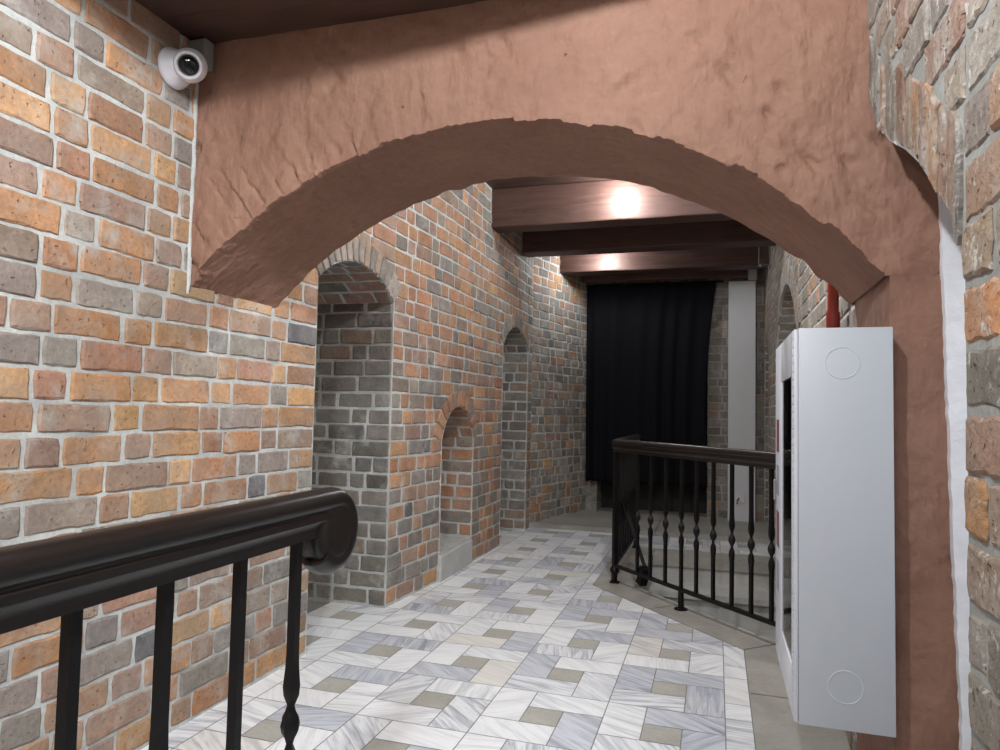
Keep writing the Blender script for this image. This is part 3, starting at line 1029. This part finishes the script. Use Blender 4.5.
# railing nearest the viewer, along the left brick wall
RX = -0.965
r1 = thing('stair_railing', 'dark iron railing with wooden scroll-ended handrail, close before the left brick wall', 'railing', (RX, 0.9, 0))
bm = bmesh.new()
rings = sweep_rail(bm, [(RX, -0.9), (RX, 0.4), (RX, 1.0), (RX, 1.632)], 1.092, (True, False))
last = rings[-1]; m = len(last)
piv = Vector((RX, 1.632, 1.092 - 0.112))
prev = last
N_ = 22
for k in range(1, N_ + 1):
    a = math.radians(228) * k / N_
    cur = []
    fill = min(1, k / 5)
    for v in last:
        dz = v.co.z - piv.z
        xx = v.co.x - RX
        if dz < 0.075:                      # the scroll cheek is full width down to the eye
            sgn = 1 if xx > 0 else -1
            xx = sgn * max(abs(xx), abs(xx) + (0.033 - abs(xx)) * fill)
        dz = max(dz, 0.001)
        cur.append(bm.verts.new((RX + xx, piv.y + dz * math.sin(a), piv.z + dz * math.cos(a))))
    for i in range(m):
        bm.faces.new((prev[i], prev[(i + 1) % m], cur[(i + 1) % m], cur[i]))
    prev = cur
bm.faces.new(prev[::-1])
hr = from_bm('handrail', bm, M['rail'], r1, smooth=38)
bm = bmesh.new()
for sgn in (1, -1):
    lathe(bm, (RX, piv.y + 0.004, piv.z), (sgn, 0, 0), [(0.098, 0), (0.098, 0.022), (0.090, 0.031), (0.055, 0.035), (0.03, 0.036), (0.0, 0.034)], 40)
from_bm('scroll_eye', bm, M['rail'], hr, smooth=50)
boxobj('bottom_rail', (RX - 0.012, RX + 0.012, -0.9, 1.56, 0.105, 0.13), M['iron'], r1, 0.003)
for y in (0.25, 0.46, 0.665, 0.872, 1.068, 1.280, 1.488):
    bm = bmesh.new(); baluster(bm, RX, y, 0.12, 0.985, zc=0.42 if abs(y - 1.28) < 0.01 else 0.545)
    from_bm('baluster', bm, M['iron'], r1, smooth=35)
for y in (-0.6, 1.488):
    bm = bmesh.new(); bx(bm, RX - 0.014, RX + 0.014, y - 0.014, y + 0.014, 0.0, 0.14, 0.003); bx(bm, RX - 0.035, RX + 0.035, y - 0.035, y + 0.035, 0.0, 0.008, 0.002)
    from_bm('foot', bm, M['iron'], r1)
bm = bmesh.new(); baluster(bm, RX, -0.6, 0.12, 0.985); from_bm('baluster', bm, M['iron'], r1, smooth=35)

# railing round the stairwell
cR = 3.115
P0 = Vector((-0.74, (cR + 0.004 - dn.x * -0.74) / dn.y)); dv = (B_ - A_).normalized()
Pend = P0 + dv * 1.70
r2 = thing('stairwell_railing', 'black iron railing with twisted balusters around the stairwell in front of the curtain', 'railing', (P0.x, P0.y, 0.004))
bm = bmesh.new()
sweep_rail(bm, [(-0.74, 7.0), (-0.74, P0.y), (Pend.x, Pend.y)], 1.102, sc=0.86)
from_bm('handrail', bm, M['rail'], r2, smooth=38)
def bar(bm, p, q, hw, hz):
    p, q = Vector(p), Vector(q)
    d = (q - p).normalized(); n = Vector((d.y, -d.x, 0)).normalized() if abs(d.z) < 0.95 else Vector((dv.y, -dv.x, 0)); u = d.cross(n) * -1
    vs = []
    for e in (p, q):
        vs.append([bm.verts.new(e + n * a * hw + u * b * hz) for a, b in ((-1, -1), (1, -1), (1, 1), (-1, 1))])
    for i in range(4):
        bm.faces.new((vs[0][i], vs[0][(i + 1) % 4], vs[1][(i + 1) % 4], vs[1][i]))
    bm.faces.new(vs[0][::-1]); bm.faces.new(vs[1])
bm = bmesh.new()
bar(bm, (P0.x, P0.y, 0.135), (Pend.x, Pend.y, 0.135), 0.014, 0.011)
from_bm('bottom_rail', bm, M['iron'], r2)
bm = bmesh.new()
bar(bm, (P0.x, P0.y, 0.135), (P0.x, 7.0, 0.135), 0.014, 0.011)
from_bm('bottom_rail', bm, M['iron'], r2)
ang = math.atan2(dv.y, dv.x)
BX = [-0.547, -0.444, -0.331, -0.219, -0.119, -0.014, 0.095, 0.201, 0.305]
for x in BX:
    k = (x - P0.x) / dv.x; p = P0 + dv * k
    bm = bmesh.new(); baluster(bm, p.x, p.y, 0.13, 1.01, ang, 0.0098)
    from_bm('baluster', bm, M['iron'], r2, smooth=35)
for i in range(9):
    y = P0.y + 0.17 * (i + 1)
    if y > 6.9: break
    bm = bmesh.new(); baluster(bm, P0.x, y, 0.13, 1.01, 0, 0.0098)
    from_bm('baluster', bm, M['iron'], r2, smooth=35)
for (px, py, hwid) in ((P0.x, P0.y, 0.016), (P0.x, 6.97, 0.016), (Pend.x - dv.x * .03, Pend.y - dv.y * .03, 0.018)):
    bm = bmesh.new()
    bar(bm, (px, py, 0.004), (px, py, 1.01), hwid, hwid)
    bx(bm, px - 0.035, px + 0.035, py - 0.035, py + 0.035, 0.004, 0.013, 0.003)
    lathe(bm, (px, py, 0.10), (0, 0, 1), [(0.0, -0.03), (0.022, -0.03), (0.034, -0.012), (0.036, 0), (0.034, 0.012), (0.022, 0.03), (0, 0.03)], 16)
    from_bm('post', bm, M['iron'], r2, smooth=35)
k = (-0.219 - P0.x) / dv.x; p = P0 + dv * k
bm = bmesh.new(); lathe(bm, (p.x, p.y, 0.004), (0, 0, 1), [(0, 0), (0.045, 0), (0.045, 0.008), (0.02, 0.014), (0.019, 0.13), (0, 0.13)], 16)
from_bm('foot', bm, M['iron'], r2, smooth=40)
bm = bmesh.new(); bar(bm, (-0.735, 5.95, 0.56), (-0.50, 5.36, 0.16), 0.011, 0.011)
bar(bm, (-0.50, 5.36, 0.16), (-0.53, 5.40, 0.03), 0.03, 0.03)
from_bm('brace', bm, M['iron'], r2)

# ------------------------------------------------------------------ hydrant cabinet on the pier
cab = thing('hydrant_cabinet', 'white steel hose cabinet mounted on the red pier with glazed side door', 'cabinet', (0.35, 2.6, 0.41))
X0c, X1c, Y0c, Y1c, Z0c, Z1c = 0.225, 0.487, 2.255, 2.935, 0.408, 1.567
bm = bmesh.new()
XB = X0c + 0.009; th_ = 0.012
bx(bm, XB, X1c, Y0c, Y0c + th_, Z0c, Z1c, 0.003); bx(bm, XB, X1c, Y1c - th_, Y1c, Z0c, Z1c, 0.003)
bx(bm, XB, X1c, Y0c + th_, Y1c - th_, Z0c + 0.0005, Z0c + th_); bx(bm, XB, X1c, Y0c + th_, Y1c - th_, Z1c - th_, Z1c - 0.0005)
bx(bm, X1c - th_, X1c - 0.0005, Y0c + th_, Y1c - th_, Z0c + th_, Z1c - th_)
body = from_bm('body', bm, M['enamel'], cab, smooth=40)
def ringprof(bm, c, axis, r, w=0.0016, h=0.0012, n=48):
    lathe(bm, c, axis, [(r - w, 0), (r - w * 0.5, h), (r + w * 0.5, h), (r + w, 0)], n)
for (x, z) in ((0.353, 1.462), (0.358, 0.53)):
    bm = bmesh.new(); ringprof(bm, (x, Y0c, z), (0, -1, 0), 0.046, 0.0014, 0.0016)
    from_bm('knockout_ring', bm, M['enamel2'], body, smooth=60)
# door: frame of four rails with a glass pane, on the face that looks along -X
dr_ = bmesh.new()
fx0, fx1 = X0c - 0.003, X0c + 0.0085
for (y0, y1, z0, z1) in ((Y0c + 0.004, Y0c + 0.085, Z0c + 0.003, Z1c - 0.003), (Y1c - 0.24, Y1c - 0.004, Z0c + 0.003, Z1c - 0.003),
                         (Y0c + 0.085, Y1c - 0.24, Z0c + 0.003, Z0c + 0.14), (Y0c + 0.085, Y1c - 0.24, Z1c - 0.14, Z1c - 0.003)):
    bx(dr_, fx0, fx1, y0, y1, z0, z1, 0.0025)
door = from_bm('door', dr_, M['enamel2'], cab, smooth=40)
boxobj('glass_pane', (X0c + 0.001, X0c + 0.005, Y0c + 0.08, Y1c - 0.235, Z0c + 0.135, Z1c - 0.135), M['glass'], door, 0)
for (z0, z1, mm) in ((1.17, 1.29, 'sticker_red'), (1.01, 1.12, 'sticker_grey'), (0.82, 0.95, 'sticker_red'), (0.66, 0.77, 'sticker_grey')):
    boxobj('sticker', (fx0 - 0.0012, fx0 + 0.0002, Y1c - 0.16, Y1c - 0.06, z0, z1), M[mm], door, 0)
bm = bmesh.new()
for i in range(46):
    z = Z0c + 0.03 + i * (Z1c - Z0c - 0.06) / 45
    lathe(bm, (fx0 - 0.001, Y0c + 0.022, z), (0, 0, 1), [(0, 0), (0.0032, 0), (0.0032, 0.0205), (0, 0.0205)], 8)
from_bm('hinge', bm, M['enamel'], door, smooth=40)
bm = bmesh.new(); bx(bm, fx0 - 0.009, fx0, Y1c - 0.035, Y1c - 0.012, 0.98, 1.06, 0.004)
from_bm('latch', bm, M['grey_plastic'], door)

# red pipe behind the cabinet
pp = thing('fire_pipe', 'red painted vertical pipe rising behind the white hose cabinet', 'pipe', (0.455, 3.12, 1.40))
bm = bmesh.new(); tube(bm, [(0.455, 2.946, 1.40), (0.455, 3.05, 1.40), (0.455, 3.10, 1.415), (0.455, 3.12, 1.46), (0.455, 3.12, 1.6), (0.455, 3.12, TOP)], 0.0215, 20)
from_bm('pipe', bm, M['redpipe'], pp, smooth=50)
bm = bmesh.new(); lathe(bm, (0.455, 3.12, 1.70), (0, 0, 1), [(0.02, -0.03), (0.027, -0.03), (0.027, 0.03), (0.02, 0.03)], 20)
from_bm('coupling', bm, M['redpipe'], pp, smooth=40)

# ------------------------------------------------------------------ white casing, socket, small box
cas = thing('pipe_casing', 'tall narrow white boxed casing right of the black curtain', 'casing', (0.29, 8.9, 0.052))
boxobj('panel', (0.137, 0.447, 8.86, 8.985, 0.052, 2.93), M['board'], cas, 0.004)
boxobj('upper_sleeve', (0.36, 0.46, 8.85, 8.98, 2.935, 3.14), M['board'], cas, 0.004)
so = thing('wall_socket', 'small white electrical socket low on the tall white casing', 'socket', (0.282, 8.86, 0.33))
boxobj('cover_plate', (0.238, 0.328, 8.848, 8.8605, 0.265, 0.40), M['socket'], so, 0.004)
for z in (0.303, 0.366):
    bm = bmesh.new()
    lathe(bm, (0.285, 8.848, z), (0, -1, 0), [(0.026, 0), (0.026, 0.006), (0.022, 0.006), (0.020, 0.001), (0, 0.001)], 20)
    from_bm('outlet', bm, M['socket'], so, smooth=40)
bm = bmesh.new(); tube(bm, [(0.262, 8.84, 0.33), (0.245, 8.825, 0.30), (0.24, 8.83, 0.26)], 0.008, 8)
from_bm('plug_lead', bm, M['socket_dark'], so, smooth=60)
jb_ = thing('plastic_box', 'small clear plastic box high on the right brick wall by the joists', 'box', (0.54, 8.0, 3.05))
bm = bmesh.new(); bx(bm, 0.43, 0.535, 7.93, 8.07, 2.93, 3.16, 0.012)
from_bm('clear_cover', bm, M['clear'], jb_, smooth=40)
boxobj('back_plate', (0.536, 0.552, 7.91, 8.09, 2.91, 3.18), M['grey_plastic'], jb_, 0.003)

# ------------------------------------------------------------------ curtain
cur = thing('door_curtain', 'long black cloth curtain hanging over the far doorway', 'curtain', (-0.8, 8.92, 0.42))
NU, NV = 150, 40
def edge_r(z):
    k = (z - 0.45) / 2.5
    return -0.115 + 0.115 * max(0, k) ** 3.0 - 0.02 * math.sin(PI * max(0, min(1, k)))
bm = bmesh.new()
gr = []
for j in range(NV + 1):
    z = 0.43 + 2.52 * j / NV
    row = []
    for i in range(NU + 1):
        u = i / NU
        x = -1.605 + 0.015 * (1 - j / NV) + (edge_r(z) + 1.605) * u
        amp = 0.016 + 0.02 * (1 - j / NV)
        y = 8.915 + amp * math.sin(u * 42 + 1.5 * math.sin(u * 9) + 0.4 * (1 - j / NV)) + 0.012 * math.sin(u * 17 + 2)
        zz = z + (0.012 * math.sin(u * 21) if j == 0 else 0)
        row.append(bm.verts.new((x, y, zz)))
    gr.append(row)
for j in range(NV):
    for i in range(NU):
        bm.faces.new((gr[j][i], gr[j][i + 1], gr[j + 1][i + 1], gr[j + 1][i]))
co = from_bm('cloth', bm, M['cloth'], cur, smooth=180)
md = co.modifiers.new('thickness', 'SOLIDIFY'); md.thickness = 0.006; md.offset = 0
bm = bmesh.new(); tube(bm, [(-1.62, 8.93, 2.945), (0.08, 8.93, 2.945)], 0.012, 12)
from_bm('curtain_rod', bm, M['iron'], cur, smooth=50)

# ------------------------------------------------------------------ security camera, junction box
sc_ = thing('security_camera', 'small white turret security camera high on the left brick wall beside the arch', 'camera', (-2.055, 2.175, 2.62))
bm = bmesh.new()
lathe(bm, (-2.058, 2.188, 2.622), (1, 0.0, 0.0), [(0, 0), (0.076, 0), (0.079, 0.006), (0.078, 0.016), (0.072, 0.024), (0.066, 0.044), (0.058, 0.054), (0, 0.056)], 40)
from_bm('mount_base', bm, M['white_plastic'], sc_, smooth=45)
look = Vector((0.60, -0.90, -0.48)).normalized()
cb = Vector((-1.970, 2.185, 2.622))
bm = bmesh.new()
pr = [(0.0, -0.06)] + [(0.064 * math.cos(a), 0.064 * math.sin(a)) for a in (math.radians(x) for x in range(-80, 40, 10))] + [(0.050, 0.046), (0.042, 0.049), (0.040, 0.046), (0.037, 0.036), (0, 0.036)]
lathe(bm, cb, look, pr, 40)
eye = from_bm('camera_eye', bm, M['white_plastic'], sc_, smooth=45)
bm = bmesh.new()
lathe(bm, cb, look, [(0.037, 0.037), (0.034, 0.045), (0.022, 0.052), (0, 0.054)], 32)
from_bm('lens', bm, M['lens'], eye, smooth=60)
jn = thing('junction_box', 'grey junction box in the corner behind the security camera', 'box', (-2.02, 2.29, 2.72))
boxobj('box_body', (-2.056, -1.975, 2.27, 2.322, 2.665, 2.78), M['grey_plastic'], jn, 0.004)
boxobj('lid', (-2.052, -1.979, 2.263, 2.2695, 2.67, 2.775), M['grey_plastic'], jn, 0.002)
bm = bmesh.new(); tube(bm, [(-2.048, 2.22, 2.70), (-2.035, 2.25, 2.715), (-2.02, 2.264, 2.715)], 0.006, 8)
from_bm('cable', bm, M['grey_plastic'], jn, smooth=60)

# ------------------------------------------------------------------ light
def lamp(kind, name, loc, power, color=(1, 1, 1), radius=0.05, target=None, spot=None, blend=0.3, size=None):
    d = bpy.data.lights.new(name, kind)
    d.energy = power; d.color = color
    if kind == 'AREA':
        d.shape = 'DISK'; d.size = size
    else:
        d.shadow_soft_size = radius
    if kind == 'SPOT':
        d.spot_size = math.radians(spot); d.spot_blend = blend
    o = bpy.data.objects.new(name, d)
    o.location = loc
    if target:
        o.rotation_euler = (Vector(target) - Vector(loc)).to_track_quat('-Z', 'Y').to_euler()
    COL.objects.link(o)
    return o
CW = (0.95, 0.985, 1.0)
lamp('POINT', 'ceiling_lamp', (-0.42, 1.00, 2.92), 94, CW, 0.03)
lamp('AREA', 'near_fill', (-0.7, -1.2, 3.2), 38, CW, size=1.2, target=(-0.4, 1.4, 0.4))  # unseen soft fill, added behind the viewer to brighten the near hall
lamp('SPOT', 'wall_spot', (-0.35, -0.6, 3.0), 210, CW, 0.12, target=(-2.06, 1.10, 0.95), spot=80, blend=0.55)
lamp('POINT', 'corridor_lamp', (-0.30, 3.55, 3.10), 110, CW, 0.05)
lamp('POINT', 'joist_lamp', (-0.78, 5.90, 3.17), 28, CW, 0.05)
lamp('POINT', 'end_lamp', (-1.25, 8.00, 3.10), 24, CW, 0.05)
W = bpy.data.worlds.new('hall_air'); S.world = W; W.use_nodes = True
W.node_tree.nodes['Background'].inputs[0].default_value = (0.9, 0.95, 1.0, 1)
W.node_tree.nodes['Background'].inputs[1].default_value = 0.3

# ------------------------------------------------------------------ camera
yaw, pitch, roll = math.radians(-17.2), math.radians(2.95), math.radians(1.2)
f = Vector((math.sin(yaw) * math.cos(pitch), math.cos(yaw) * math.cos(pitch), math.sin(pitch)))
r0 = Vector((math.cos(yaw), -math.sin(yaw), 0)); u0 = r0.cross(f)
r = r0 * math.cos(roll) + u0 * math.sin(roll); u = u0 * math.cos(roll) - r0 * math.sin(roll)
cam = bpy.data.cameras.new('camera'); cam.sensor_width = 36; cam.lens = 25.2; cam.clip_start = 0.02
co_ = bpy.data.objects.new('camera', cam); COL.objects.link(co_)
from mathutils import Matrix
co_.matrix_world = Matrix(((r.x, u.x, -f.x, 0), (r.y, u.y, -f.y, 0), (r.z, u.z, -f.z, 1.30), (0, 0, 0, 1)))
S.camera = co_
S.view_settings.view_transform = 'Standard'
S.view_settings.look = 'None'
S.view_settings.gamma = 1
S.view_settings.use_curve_mapping = False
S.view_settings.exposure = 0.3
